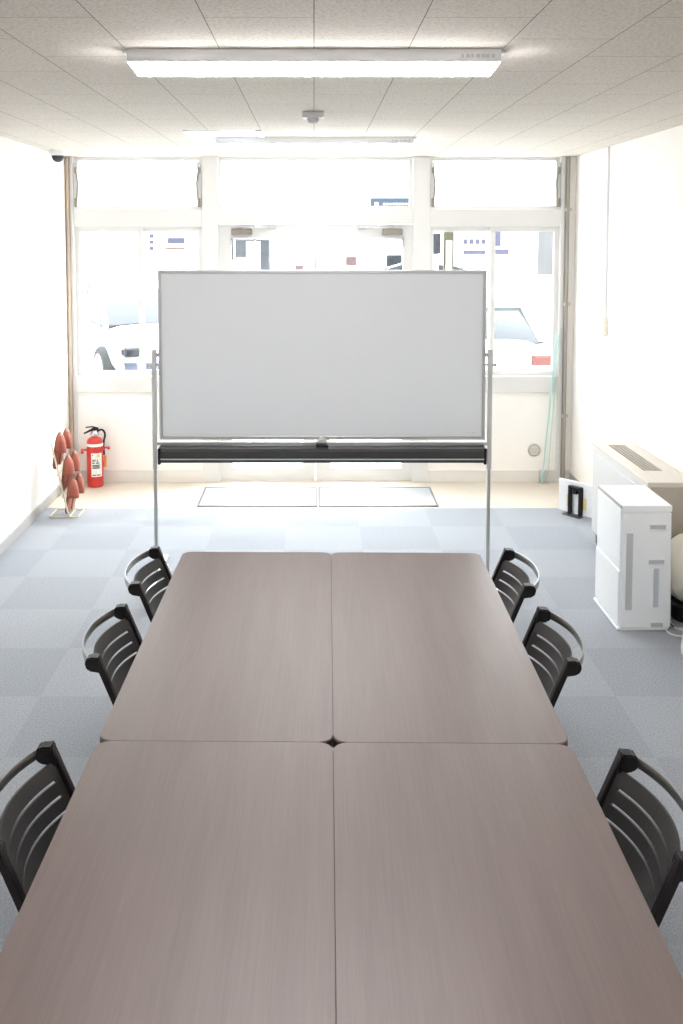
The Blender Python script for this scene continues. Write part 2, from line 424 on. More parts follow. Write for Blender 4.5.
t = thing('ceiling_hatch', 'square white inspection hatch with shiny edge strips in the ceiling', 'hatch', (-.545, 6.11, ZC))
obj('hatch_panel', box(B(), -.195, .195, -.205, .205, -.003, 0, .001), 'white', t)
for s in (-1, 1):
    obj('edge_strip', box(B(), s * .215 - .018, s * .215 + .018, -.22, .22, -.009, 0, .003), 'white', t)

t = thing('dome_camera', 'small white dome security camera with black eye at the left ceiling corner', 'camera', (-1.885, 7.30, ZC))
obj('housing', lathe(B(), [(.062, 0), (.062, -.028), (.056, -.036), (.046, -.038)]), 'white', t, True)
obj('dome', lathe(B(), [(.046, -.038), (.043, -.055), (.034, -.072), (.018, -.083), (.004, -.086)]), 'dark', t, True)

t = thing('wall_switch', 'white switch box at the foot of a conduit on right wall', 'switch', (XR, 6.98, 1.35))
obj('conduit', box(B(), -.018, 0, -.011, .011, .05, ZC - 1.352, .003), 'white', t)
obj('switch_box', box(B(), -.035, 0, -.04, .04, -.065, .065, .006), 'cream', t)
obj('rocker', box(B(), -.040, -.034, -.02, .02, -.035, .035, .002), 'white', t)

t = thing('vent_cap', 'round beige vent cap on the panel under the right window', 'vent', (1.782, YB, .263))
obj('rim', lathe(B(), [(.052, 0), (.052, -.010), (.044, -.016), (.038, -.014)], ax='y'), 'vent', t, True)
bm = B()
for k in range(-3, 4):
    w_ = math.sqrt(.040 ** 2 - (k * .011) ** 2); box(bm, -w_, w_, -.020, -.012, k * .011 - .003, k * .011 + .003)
obj('louvre', bm, 'basecream', t)

# ------------------------------------------------------------------ entrance mats
for i, (x0, x1, lab) in enumerate(((-.862, .024, 'left pale grey door mat set in the entrance floor'), (.036, .92, 'right pale grey door mat set in the entrance floor'))):
    t = thing('door_mat', lab, 'mat', ((x0 + x1) / 2, 7.405, 0), 0, 'entrance mats')
    w_ = (x1 - x0) / 2
    obj('mat_pad', box(B(), -w_ + .012, w_ - .012, -.26, .26, 0, .006), 'mat', t)
    bm = B()
    box(bm, -w_, -w_ + .012, -.272, .272, 0, .009); box(bm, w_ - .012, w_, -.272, .272, 0, .009)
    box(bm, -w_ + .012, w_ - .012, -.272, -.26, 0, .009); box(bm, -w_ + .012, w_ - .012, .26, .272, 0, .009)
    obj('mat_frame', bm, 'matrim', t)

# ------------------------------------------------------------------ whiteboard
t = thing('whiteboard', 'large blank whiteboard on a silver wheeled stand behind the tables', 'whiteboard', (.045, 5.4, 0))
bx, bz0, bz1 = .9, .872, 1.808
obj('writing_surface', box(B(), -bx + .016, bx - .016, -.016, .012, bz0 + .016, bz1 - .016), 'boardsurf', t)
bm = B()
for s in (-1, 1): box(bm, s * bx - .018 if s > 0 else -bx, bx if s > 0 else -bx + .018, -.022, .018, bz0, bz1, .003)
box(bm, -bx + .018, bx - .018, -.022, .018, bz1 - .018, bz1, .003); box(bm, -bx + .018, bx - .018, -.022, .018, bz0, bz0 + .018, .003)
obj('board_frame', bm, 'alu', t)
bm = B()
for k, w_ in enumerate((.009, .006, .010, .008)): box(bm, .80 + k * .013, .80 + k * .013 + w_, -.0168, -.0158, .906, .911)
obj('maker_mark', bm, 'alugrey', t)
for s in (-1, 1):
    bm = B(); box(bm, s * .927 - .013, s * .927 + .013, -.018, .018, .70, 1.372, .004)
    p = obj('upright', bm, 'alugrey', t)
    obj('inner_tube', box(B(), s * .927 - .0095, s * .927 + .0095, -.013, .013, .10, .70, .003), 'alu', p)
    bm = B(); tube(bm, [(s * .90, 0, 1.34), (s * .94, 0, 1.34)], .011, 12)
    obj('pivot', bm, 'alu', p, True)
    bm = B(); tube(bm, [(s * .90, 0, 1.285), (s * .94, 0, 1.285), (s * .955, 0, 1.285), (s * .956, 0, 1.285), (s * .964, 0, 1.285)], [.006, .006, .008, .013, .013], 12)
    obj('tilt_knob', bm, 'alugrey', p, True)
    f = obj('foot', box(B(), s * .927 - .018, s * .927 + .018, -.30, .34, .072, .102, .005), 'alu', t)
    for yy_ in (-.27, .31):
        bm = B(); tube(bm, [(s * .927 - .016, yy_, .028), (s * .927 + .016, yy_, .028)], .028, 14)
        tube(bm, [(s * .927, yy_, .05), (s * .927, yy_, .075)], .010, 8)
        obj('caster', bm, 'white', f, True)
obj('crossbar', box(B(), -.914, .914, -.014, .014, .836, .856, .003), 'alu', t)
bm = B(); n = 9
rings = []
for xx_ in (-.884, .884):
    rings.append([(xx_, y_, z_) for y_, z_ in ((-.012, .836), (-.085, .834), (-.100, .820), (-.100, .790), (-.094, .770), (-.080, .754), (-.012, .750))])
tr_ = obj('pen_tray', loft(bm, rings), 'dark', t)
obj('tray_lip', box(B(), -.884, .884, -.103, -.098, .775, .781), 'alugrey', tr_)
for s in (-1, 1):
    obj('tray_end_cap', box(B(), s * .891 - .008, s * .891 + .008, -.104, -.0, .748, .838, .006), 'black', tr_)
bm = B(); box(bm, -.028, .028, -.05, -.01, .855, .868, .004); lathe(bm, [(.021, .868), (.021, .872), (.019, .880), (.012, .886)], 0, -.03)
obj('latch', bm, 'alugrey', t, True)
o = thing('board_eraser', 'small black eraser block in the middle of whiteboard pen tray', 'eraser', (.045, 5.4 - .060, .834))
obj('felt_pad', box(B(), -.035, .035, -.022, .022, 0, .008, .002), 'dark', o)
obj('grip', box(B(), -.035, .035, -.022, .022, .008, .020, .004), 'black', o)

# ------------------------------------------------------------------ tables
TZ = .717; TA = -R(.80)
def make_table(label, loc):
    t = thing('table', label, 'table', loc, TA, 'brown meeting tables pushed together')
    hx_, hy_ = .2995, .748
    obj('tabletop', prism(B(), rrect(-hx_, hx_, -hy_, hy_, .034), TZ - .004, TZ, .0015), 'wood', t)
    obj('edge_band', prism(B(), rrect(-hx_ - .0008, hx_ + .0008, -hy_ - .0008, hy_ + .0008, .034), TZ - .028, TZ - .004), 'woodedge', t)
    for s in (-1, 1):
        c_ = obj('leg', box(B(), -.025, .025, s * .695 - .016, s * .695 + .016, .075, TZ - .05, .004), 'alugrey', t)
        obj('mounting_plate', box(B(), -.16, .16, s * .695 - .03, s * .695 + .03, TZ - .05, TZ - .028, .003), 'dark', c_)
        f = obj('foot', box(B(), -.19, .19, s * .695 - .02, s * .695 + .02, .05, .078, .006), 'alugrey', t)
        for q in (-.17, .17):
            bm = B(); tube(bm, [(q, s * .695 - .012, .025), (q, s * .695 + .012, .025)], .025, 12); tube(bm, [(q, s * .695, .03), (q, s * .695, .055)], .009, 8)
            obj('caster', bm, 'black', f, True)
    obj('stretcher', box(B(), -.012, .012, -.68, .68, .56, .60, .003), 'alugrey', t)
    return t
tb = make_table('far left brown wood table nearest to the whiteboard', (0, 0, 0))
cx0, cy0 = .0485, 2.412      # point where the four tables meet
ux = Vector((math.cos(TA), math.sin(TA), 0)); uy = Vector((-math.sin(TA), math.cos(TA), 0))
def tpos(i, j):
    p = Vector((cx0, cy0, 0)) + ux * i * .3005 + uy * j * .749; return p
tb.location = tpos(-1, 1)
for i, j, lab in ((1, 1, 'far right brown wood table nearest to the whiteboard'), (-1, -1, 'near left brown wood table at the bottom of the photo'), (1, -1, 'near right brown wood table at the bottom of the photo')):
    dup(tb, tpos(i, j), None, lab)

# ------------------------------------------------------------------ chairs (local: faces +x, back at -x, top of posts at x=0)
def lean(z): return (.765 - z) * .41 if z > .55 else .088 + (.55 - z) * .10
def make_chair(label, loc):
    t = thing('meeting_chair', label, 'chair', loc, 0, 'black slatted meeting chairs')
    hw = .195
    # curved slotted shell
    zs = [.741, .7045, .6985, .6695, .6635, .6345, .6285, .585, .54, .50]
    us = [-1.04, -.90, -.88] + [-.8 + .1 * k for k in range(17)] + [.88, .90, 1.04]
    bm = B(); g = {}
    for i, z in enumerate(zs):
        for j, u in enumerate(us):
            bulge = .058 * max(0, 1 - u * u) * (1 if z > .6 else max(.2, (z - .45) / .15))
            g[i, j] = bm.verts.new((lean(z) - bulge, u * hw, z))
    for i in range(len(zs) - 1):
        for j in range(len(us) - 1):
            if i in (1, 3, 5) and 2 <= j <= len(us) - 4: continue
            bm.faces.new((g[i, j], g[i, j + 1], g[i + 1, j + 1], g[i + 1, j]))
    o = obj('backrest', bm, 'slat', t)
    s = o.modifiers.new('thick', 'SOLIDIFY'); s.thickness = .008; s.offset = 0
    # uprights and caps
    for q in (-1, 1):
        pts = [(lean(z) - .001, q * (hw + .004), z) for z in (.778, .72, .66, .60, .54, .47, .40)]
        bm = B(); ribbon(bm, pts, .026, .017, Vector((1, 0, 0)))
        u_ = obj('upright', bm, 'blackframe', t)
        bm = B()
        poly = [(.004, .780), (-.026, .779), (-.036, .772), (-.038, .752), (-.026, .738), (.014, .732)]
        a = [bm.verts.new((x, q * hw - .018, z)) for x, z in poly]; c = [bm.verts.new((x, q * hw + .018, z)) for x, z in poly]
        bm.faces.new(a); bm.faces.new(c[::-1])
        for k in range(6): bm.faces.new((a[k], a[(k + 1) % 6], c[(k + 1) % 6], c[k]))
        bmesh.ops.bevel(bm, geom=list(bm.edges), offset=.004, segments=2, affect='EDGES')
        obj('rail_cap', bm, 'black', u_)
    pts = []
    for k in range(25):
        u = -1 + 2 * k / 24
        pts.append((-.030 - .050 * (1 - abs(u) ** 2.3), u * (hw - .002), .760))
    obj('back_rail', ribbon(B(), pts, .006, .026), 'rail', t, True, label='curved silver back rail')
    # seat
    bm = B(); rings = []
    for x, w_, dz in ((.10, .185, .018), (.13, .20, .006), (.22, .21, -.004), (.34, .212, 0), (.42, .205, -.004), (.45, .18, -.016)):
        rings.append([(x, -w_, .432 + dz), (x, -w_ * .6, .424 + dz), (x, w_ * .6, .424 + dz), (x, w_, .432 + dz), (x, w_ + .004, .446 + dz), (x, w_ * .6, .438 + dz), (x, -w_ * .6, .438 + dz), (x, -w_ - .004, .446 + dz)])
    obj('seat', loft(bm, rings), 'slat', t, True)
    bm = B(); tube(bm, [(.10, -.19, .418), (.42, -.19, .405)], .009, 8); tube(bm, [(.10, .19, .418), (.42, .19, .405)], .009, 8); tube(bm, [(.40, -.19, .406), (.40, .19, .406)], .008, 8)
    obj('seat_frame', bm, 'chrome', t, True)
    for q in (-1, 1):
        for top, bot in (((.10, .415), (-.03, .012)), ((.40, .405), (.44, .012))):
            bm = B(); tube(bm, [(top[0], q * .195, top[1]), ((top[0] + bot[0]) / 2, q * .203, .2), (bot[0], q * .21, bot[1])], .0105, 10)
            l = obj('leg', bm, 'chrome', t, True, label='chrome tube leg')
            obj('glide', lathe(B(), [(.013, 0), (.015, .004), (.014, .022), (.011, .028)], bot[0], q * .21, 14), 'black', l, True)
    return t
ch = make_chair('far left black slatted chair, next to the whiteboard stand', (0, 0, 0))
ch.location = (-.613, 3.585, 0); ch.rotation_euler = (0, 0, R(-.8))
dup(ch, (-.625, 2.98, 0), R(-.5), 'middle black slatted chair on the left side of the tables')
dup(ch, (-.630, 2.09, 0), R(0), 'nearest black slatted chair at the left edge of the photo')
dup(ch, (.742, 3.565, 0), R(180 - 1.2), 'far right black slatted chair, next to the whiteboard stand')
dup(ch, (.735, 2.955, 0), R(180 - 1.0), 'middle black slatted chair on the right side of the tables')
dup(ch, (.724, 2.055, 0), R(180 - 1.2), 'nearest black slatted chair at the right edge of the photo')

# ------------------------------------------------------------------ fan coil unit
t = thing('fan_heater', 'long off white floor fan unit with dark top grille along right wall', 'heater', (0, 0, 0))
t.location = (1.815, 5.79, 0)
x1 = XR - 1.815 - .012
bm = B(); box(bm, 0, x1, -.53, .53, .075, .635, .006)
obj('cabinet', bm, 'fcface', t)
bm = B(); fw = .075
gx0, gx1, gy0, gy1 = .062, .172, -.27, .42
box(bm, -.006, gx0, -.54, .54, .635, .662, .005); box(bm, gx1, x1, -.54, .54, .635, .662, .005)
box(bm, gx0 - .004, gx1 + .004, -.54, gy0, .635, .662, .003); box(bm, gx0 - .004, gx1 + .004, gy1, .54, .635, .662, .003)
tp = obj('top_cover', bm, 'offwhite', t)
obj('grille_well', box(B(), gx0, gx1, gy0, gy1, .636, .644), 'black', tp)
bm = B()
for k in range(6): box(bm, gx0 + k * .022 - .002, gx0 + k * .022 + .002, gy0, gy1, .654, .660)
for k in range(21): box(bm, gx0, gx1, gy0 + k * .0345 - .002, gy0 + k * .0345 + .002, .650, .657)
obj('grille', bm, 'offwhite', tp)
obj('plinth', box(B(), .02, x1, -.515, .50, 0, .075), 'dark', t)
obj('front_panel', box(B(), -.008, .001, -.50, .50, .11, .60, .003), 'fcface', t)
obj('end_panel', box(B(), .015, x1 - .015, -.537, -.529, .10, .634, .003), 'endshade', t)
bm = B(); box(bm, -.010, .03, .30, .42, .664 - .004, .668, .002)
obj('control_lid', box(B(), .012, .062, .43, .51, .660, .666, .002), 'white', t)

# ------------------------------------------------------------------ air purifier
t = thing('air_purifier', 'tall white rectangular air purifier with recessed slots beside the fan unit', 'air purifier', (1.674, 5.06, 0))
def quad_tower(bm, hx0, hy0, hx1, hy1, z0, z1, bev):
    lo = [(-hx0, -hy0, z0), (hx0, -hy0, z0), (hx0, hy0, z0), (-hx0, hy0, z0)]; hi = [(-hx1, -hy1, z1), (hx1, -hy1, z1), (hx1, hy1, z1), (-hx1, hy1, z1)]
    loft(bm, [lo, hi]); bmesh.ops.bevel(bm, geom=list(bm.edges), offset=bev, segments=3, affect='EDGES'); return bm
obj('body', quad_tower(B(), .132, .208, .124, .205, .012, .612, .008), 'white', t)
obj('top_lid', box(B(), -.1285, .1255, -.206, .206, .612, .645, .005, 3), 'white', t)
obj('air_outlet', box(B(), -.1315, -.122, -.204, .204, .628, .6440, .001), 'base', t)
obj('base', box(B(), -.140, .118, -.204, .222, 0, .016, .005), 'white', t)
obj('side_panel', box(B(), -.1325, -.122, -.20, .20, .312, .626, .003), 'white', t)
obj('side_panel', box(B(), -.1375, -.126, -.20, .20, .03, .308, .003), 'white', t)
def slot(name, xa, xb, za, zb, m='alugrey'):
    # recess: four slim lips round a shaded well on the near face
    yf = -.2085 - .002
    bm = B(); e = .004
    box(bm, xa, xb, yf + .001, yf + .004, za, zb); f_ = obj(name, bm, m, t)
    bm = B(); box(bm, xa - e, xa, yf - .003, yf + .004, za - e, zb + e); box(bm, xb, xb + e, yf - .003, yf + .004, za - e, zb + e)
    box(bm, xa, xb, yf - .003, yf + .004, zb, zb + e); box(bm, xa, xb, yf - .003, yf + .004, za - e, za)
    obj('rim', bm, 'white', f_)
M['slotshade'] = mat('painted slot shade', (.48, .49, .50), .5, noise=(20, .03))  # shade of the recesses painted as grey on flush plates
M['waterwin'] = mat('blue grey window strip', (.46, .50, .56), .3, noise=(20, .03))
slot('air_slot', -.104, -.070, .11, .505, 'slotshade')
slot('hand_grip', .014, .092, .525, .547, 'slotshade')
slot('hand_grip', .010, .088, .345, .368, 'slotshade')
slot('water_window', .036, .064, .125, .325, 'waterwin')
slot('hand_grip', .028, .09, .02, .045, 'slotshade')

t = thing('humidifier', 'round cream egg shaped humidifier behind the tall white air purifier', 'humidifier', (1.965, 5.03, 0))
obj('base', lathe(B(), [(.09, 0), (.10, .02), (.09, .075), (.07, .09)]), 'black', t, True)
prof = [(.035 + .001, .085)] + [(.148 * math.sin(a), .265 - .185 * math.cos(a)) for a in [R(q) for q in range(20, 176, 12)]]
obj('tank', lathe(B(), prof), 'cream', t, True)
obj('mist_nozzle', lathe(B(), [(.02, .44), (.02, .458), (.012, .464)]), 'white', t, True)

t = thing('floor_appliance', 'white flared appliance on floor, cut off by the right edge of the photo', 'appliance', (1.905, 4.50, 0))
bm = B(); rings = []
for z, s in ((0, 1.), (.03, 1.02), (.10, .97), (.30, .90), (.42, .87), (.45, .80)):
    rings.append([(x * s, y * s, z) for x, y in rrect(-.145, .145, -.13, .13, .05)])
obj('body', loft(bm, rings), 'white', t, True)
obj('lid', prism(B(), rrect(-.11, .11, -.10, .10, .04), .45, .462, .004), 'offwhite', t)

def on_floor(pts, r): return [(x, y, r) for x, y in pts]
def smooth_pts(p, n=8):
    out = []; p = [Vector(q) for q in p]
    for i in range(len(p) - 1):
        a, b_, c, d = p[max(i - 1, 0)], p[i], p[i + 1], p[min(i + 2, len(p) - 1)]
        for k in range(n):
            s = k / n
            out.append(.5 * ((2 * b_) + (c - a) * s + (2 * a - 5 * b_ + 4 * c - d) * s * s + (3 * b_ - a - 3 * c + d) * s ** 3))
    out.append(p[-1]); return out
t = thing('power_cord', 'pale grey power cord looping on carpet beside the air purifier foot', 'cord', (1.72, 4.83, 0))
obj('cord', tube(B(), smooth_pts(on_floor([(.06, .01), (.07, -.03), (.10, -.05), (.15, -.055), (.18, -.03), (.13, .02), (.12, .10), (.14, .22)], .005)), .004, 8), 'lampbody', t, True)
obj('plug', box(B(), .118, .142, -.012, .02, .001, .022, .004), 'alugrey', t)
o = obj('power_cord', tube(B(), smooth_pts([(1.83, 4.72, .005), (1.86, 4.82, .005), (1.835, 4.92, .005), (1.85, 5.05, .005)]), .004, 8), 'black', None, True)
tag(o, 'black power cord on the carpet below the round humidifier', 'cord')

# ------------------------------------------------------------------ white panel with black stand
t = thing('panel_stand', 'low white panel with black clip frame standing behind the fan unit', 'panel', (1.775, 7.03, 0), math.atan2(-.177, .14))
obj('panel', box(B(), 0, .30, .0, .014, .012, .245, .003), 'white', t)
bm = B()
for q in (.115, .205): box(bm, q - .011, q + .011, -.032, -.001, .009, .215, .004)
box(bm, .104, .216, -.032, -.001, .195, .217, .004); box(bm, .146, .176, -.030, -.001, .160, .197, .004)
obj('clip_frame', bm, 'black', t)
for q in (.09, .231): obj('side_tab', box(B(), q - .013, q + .013, -.008, -.001, .055, .14, .002), 'paleyellow', t)
obj('base_plate', box(B(), .07, .22, -.05, -.002, 0, .008, .002), 'dark', t)

# ------------------------------------------------------------------ two sheets of glass leaning on the back wall
def sheet(label, x0, x1, lx, em, ew, yy_=7.790):
    t = thing('glass_sheet', label, 'glass', ((x0 + x1) / 2, yy_, .003), 0, 'sheets of glass against the wall')
    w_ = (x1 - x0) / 2; h = 1.25
    def P(s, y, z): return (s + z / h * lx, y + z / h * .03, z)
    def slab(bm, a, c):
        loft(bm, [[P(a, -.004, 0), P(c, -.004, 0), P(c, .004, 0), P(a, .004, 0)], [P(a, -.004, h), P(c, -.004, h), P(c, .004, h), P(a, .004, h)]]); return bm
    obj('pane', slab(B(), -w_ + ew, w_), 'sheet', t)
    obj('edge', slab(B(), -w_, -w_ + ew), em, t, label='teal green polished edge')
    return t
sheet('left teal edged narrow glass sheet leaning in the right corner', 1.826, 1.866, .115, 'teal', .009)
sheet('right teal edged narrow glass sheet leaning in the right corner', 1.876, 1.906, .085, 'palegreen', .006, 7.808)
obj_ = thing('glass_foot_block', 'small dark grey block at the foot of the leaning glass', 'block', (1.850, 7.842, 0))
obj('block', box(B(), -.028, .04, -.012, .010, .0, .105, .004), 'alugrey', obj_)

# ------------------------------------------------------------------ fire extinguisher
t = thing('fire_extinguisher', 'red fire extinguisher with white label standing in the left back corner', 'fire extinguisher', (-1.745, 7.74, 0), R(12)); t.scale = (1, 1, .93)
cyl = obj('cylinder', lathe(B(), [(.058, 0), (.064, .006), (.064, .03), (.064, .345), (.063, .385), (.058, .406), (.045, .420), (.028, .428), (.026, .436)], seg=36), 'red', t, True)
obj('band', lathe(B(), [(.0645, .352), (.0655, .353), (.0648, .374), (.0625, .376)], seg=36), 'labelwhite', t, True, label='white band round the shoulder')
def patch(bm, a0, a1, z0, z1, r, n=10):
    f = [[bm.verts.new((r * math.cos(a), r * math.sin(a), z)) for a in [R(a0 + (a1 - a0) * k / n) for k in range(n + 1)]] for z in (z0, z1)]
    for k in range(n): bm.faces.new((f[0][k], f[0][k + 1], f[1][k + 1], f[1][k]))
lb = obj('label', (lambda b_: (patch(b_, 243, 322, .095, .298, .0650), b_)[1])(B()), 'labelwhite', t, True, label='white instruction label')
bm = B()
for z, ra in ((.278, ((250, 258),)), (.235, ((250, 275), (283, 290))), (.222, ((250, 262), (266, 272), (280, 292))), (.208, ((250, 268), (275, 300))), (.190, ((250, 305),)), (.178, ((250, 300),)), (.166, ((250, 305),)), (.105, ((250, 275), (280, 310)))):
    for a0, a1 in ra: patch(bm, a0, a1, z, z + .009, .0655, 5)
obj('print', bm, 'ink', lb)
bm = B(); patch(bm, 284, 304, .262, .286, .0656, 5); obj('colour_spot', bm, 'yellow', lb)
vl = obj('valve', lathe(B(), [(.026, .436), (.036, .440), (.036, .462), (.026, .470), (.022, .484)]), 'chrome', t, True)
bm = B(); tube(bm, [(.03, 0, .490), (0, 0, .500), (-.05, -.01, .478), (-.085, -.015, .462)], [.010, .013, .009, .007], 8); tube(bm, [(.02, 0, .505), (-.02, 0, .516), (-.07, -.01, .514)], .006, 8); box(bm, -.02, .03, -.012, .012, .476, .508, .004)
obj('lever', bm, 'black', vl, True)
bm = B(); tube(bm, smooth_pts([(.015, 0, .470), (.05, .0, .488), (.073, 0, .470), (.079, .01, .43), (.068, .06, .36), (.070, .03, .26)]), .0085, 10); 
hs = obj('hose', bm, 'black', t, True)
obj('nozzle', lathe(B(), [(.010, .262), (.011, .22), (.014, .17), (.013, .165)], .077, 0), 'orange', hs, True)
bm = B()
ringp = [(.070 * math.cos(a), .070 * math.sin(a), .318) for a in [2 * PI * k / 24 for k in range(25)]]
tube(bm, ringp, .006, 8, False)
tube(bm, [(-.066, .0, .318), (-.098, .0, .318)], .007, 8); tube(bm, [(.066, 0, .33), (.112, 0, .33)], .008, 8)
tube(bm, [(-.098, -.0, .318), (-.098, -.045, .305)], .013, 10); tube(bm, [(.106, 0, .33), (.106, -.03, .33)], .012, 10)
obj('carry_bracket', bm, 'red', t, True)

# ------------------------------------------------------------------ slipper rack with slippers
RK = Vector((-1.748, 6.93, 0))
t = thing('slipper_rack', 'slim beige wire slipper rack leaning by the left wall', 'rack', RK)
tilt = lambda z: -.215 * z     # the bars lean towards the wall
for q in (-.085, .105):
    obj('side_bar', tube(B(), [(.012, q, .012), (tilt(.54) + .012, q, .54)], .0065, 10), 'wire', t, True)
tiers = (.455, .305, .150)
for z in tiers:
    bm = B(); tube(bm, [(tilt(z) + .002, -.085, z), (tilt(z) - .006, -.06, z), (tilt(z) - .006, .08, z), (tilt(z) + .002, .105, z)], .005, 8)
    obj('cross_bar', bm, 'wire', t, True)
bm = B(); tube(bm, [(-.125, -.085, .008), (.012, -.085, .008), (.012, .105, .008), (-.125, .105, .008), (-.125, -.085, .008)], .006, 8)
tube(bm, [(.012, -.085, .008), (.075, -.085, .008), (.075, .105, .008), (.012, .105, .008)], .005, 8)
obj('base_wire', bm, 'wire', t, True)

def make_slipper(label, loc):
    # local: toe up (+z), upper faces +x, sole in the y-z plane
    t = thing('slipper', label, 'slipper', loc, 0, 'rust brown slippers on the rack')
    Lh = .27; st = []
    for k in range(15):
        s = k / 14; z = s * Lh
        w_ = .030 + .017 * math.sin(s * PI * .5) if s > .12 else .030 * (s / .12) ** .5 + .003
        w_ = (.034 + .013 * s) * min(1, math.sqrt(max(.001, s * 9))) * min(1, math.sqrt(max(.001, (1 - s) * 5)))
        st.append((z, max(.004, w_)))
    bm = B(); rings = []
    for z, w_ in st: rings.append([(-.006, -w_, z), (-.006, w_, z), (.006, w_, z), (.006, -w_, z)])
    obj('sole', loft(bm, rings), 'sole', t, True)
    bm = B(); rings = []
    for z, w_ in st:
        if z < .125: continue
        s = (z - .125) / (Lh - .125); h = .056 * (1 - s ** 1.8) ** .8 + .008
        rings.append([(.004 + h * math.sin(a), -(w_ + .002) * math.cos(a), z) for a in [PI * k / 10 for k in range(11)]])
    o = obj('upper', loft(bm, rings, caps=False, closed=False), 'slipper', t, True)
    s = o.modifiers.new('thick', 'SOLIDIFY'); s.thickness = .006; s.offset = -1
    bm = B(); rings = []
    for z, w_ in st[1:-1]: rings.append([(.006, -w_ * .85, z), (.006, w_ * .85, z), (.0085, w_ * .85, z), (.0085, -w_ * .85, z)])
    obj('insole', loft(bm, rings), 'slipper', t)
    return t
words = ('topmost', 'middle', 'lowest'); first = None
for i, z in enumerate(tiers):
    for k, q in enumerate((-.036, .058)):
        lab = '%s rust-brown slipper of the %s pair on the wire rack' % (('left', 'right')[k], words[i])
        loc = RK + Vector((tilt(z) + (.004, .026, .022)[i] + .008 * k, q, z - (.115, .128, .135)[i] + .012 * k))
        if first is None:
            first = make_slipper(lab, loc); s_ = first
        else: s_ = dup(first, loc, None, lab)
        s_.rotation_euler = (0, R(9 + 3 * k), R(-12 + 8 * k))

# ------------------------------------------------------------------ outdoors
GZ = -.08
struct('ground', box(B(), -40, 40, YB + .13, 22, GZ - .2, GZ), 'concrete')
struct('road', box(B(), -40, 40, 22, 60, GZ - .2, GZ - .01), 'asphalt')
struct('doorstep', box(B(), -1.2, 1.2, YB + .125, YB + .9, GZ, -.01, .01), 'concrete')

def make_car(label, loc, rz, paint, group='cars parked outside'):
    t = thing('car', label, 'car', loc, rz, group)
    # forward is +x
    prof = [(-2.05, .52, .42, .80), (-1.98, .70, .30, .92), (-1.6, .80, .24, .98), (-.9, .84, .20, .96), (0, .85, .20, .92), (.8, .85, .20, .90), (1.3, .83, .22, .86), (1.75, .76, .24, .78), (2.02, .60, .30, .66), (2.1, .42, .38, .55)]
    rings = []
    for x, w_, zl, zh in prof:
        zm = (zl + zh) / 2
        rings.append([(x, -w_ * .92, zl), (x, -w_, zm - .05), (x, -w_, zm + .08), (x, -w_ * .86, zh), (x, -w_ * .4, zh + .02), (x, w_ * .4, zh + .02), (x, w_ * .86, zh), (x, w_, zm + .08), (x, w_, zm - .05), (x, w_ * .92, zl)])
    obj('body', loft(B(), rings), paint, t, True, subsurf=1)
    cab = [(-1.75, .62, .92, .93), (-1.25, .66, .92, 1.33), (-.6, .66, .92, 1.41), (.1, .66, .90, 1.40), (.45, .66, .90, 1.28), (1.1, .66, .86, .89)]
    rings = []
    for x, w_, zl, zh in cab:
        wt = w_ - .14 * (zh - zl) / .5 * .5
        rings.append([(x, -w_ - .06, zl), (x, -wt, zh), (x, -wt * .5, zh + .012), (x, wt * .5, zh + .012), (x, wt, zh), (x, w_ + .06, zl)])
    gl = obj('greenhouse', loft(B(), rings), 'carglass', t, True)
    bm = B(); rings = []
    for x, z in ((-1.32, 1.325), (-1.15, 1.385), (-.6, 1.432), (.1, 1.422), (.42, 1.325)):
        rings.append([(x, -.60, z - .025), (x, -.30, z), (x, .30, z), (x, .60, z - .025), (x, .58, z - .045), (x, -.58, z - .045)])
    obj('roof', loft(bm, rings), paint, t, True)
    bm = B()
    for s in (-1, 1):
        tube(bm, [(1.12, s * .70, .87), (.45, s * .60, 1.29)], .035, 8); tube(bm, [(-1.72, s * .66, .93), (-1.27, s * .60, 1.32)], .05, 8); tube(bm, [(-.25, s * .715, .92), (-.28, s * .60, 1.40)], .03, 8)
    obj('pillars', bm, paint, t, True)
    for x in (-1.3, 1.33):
        for s in (-1, 1):
            bm = B(); lathe(bm, [(.20, s * .66), (.30, s * .66), (.325, s * .70), (.325, s * .82), (.30, s * .855), (.215, s * .855), (.205, s * .84)], x, .325, 28, 'y')
            w_ = obj('wheel', bm, 'tyre', t, True)
            bm = B()
            for k in range(10):
                a = 2 * PI * k / 10; tube(bm, [(x + .03 * math.cos(a), s * .845, .325 + .03 * math.sin(a)), (x + .205 * math.cos(a), s * .845, .325 + .205 * math.sin(a))], .022, 6)
            lathe(bm, [(.05, s * .83), (.05, s * .868)], x, .325, 14, 'y')
            rp = [(x + .21 * math.cos(a), s * .85, .325 + .21 * math.sin(a)) for a in [2 * PI * k / 28 for k in range(29)]]
            tube(bm, rp, .018, 6, False)
            obj('rim', bm, 'alu', w_, True)
    for s in (-1, 1):
        obj('headlight', box(B(), 1.84, 2.03, s * .56 - .14, s * .56 + .14, .56, .69, .03), 'carglass', t)
        obj('tail_lamp', box(B(), -2.06, -1.86, s * .60 - .17, s * .60 + .17, .72, .84, .03), 'tail', t)
        obj('mirror', box(B(), .62, .78, s * .92 - .09, s * .92 + .09, .90, 1.04, .03), paint, t)
    obj('rear_bumper', box(B(), -2.08, -1.9, -.62, .62, .36, .56, .05), 'dark', t)
    obj('grille', box(B(), 1.98, 2.10, -.40, .40, .32, .46, .03), 'dark', t)
    return t
make_car('white car outside the left window, seen from front corner', (-2.60, 14.2, GZ), R(-64), 'carwhite')
make_car('white car farther back behind the left window', (-5.7, 21.2, GZ), R(-8), 'carwhite')
make_car('pale car with red tail lamp outside the right window', (1.55, 12.1, GZ), R(98), 'carwhite')
make_car('dark blue grey car beyond the right glass door', (2.2, 23.6, GZ - .01), R(175), 'cardark')

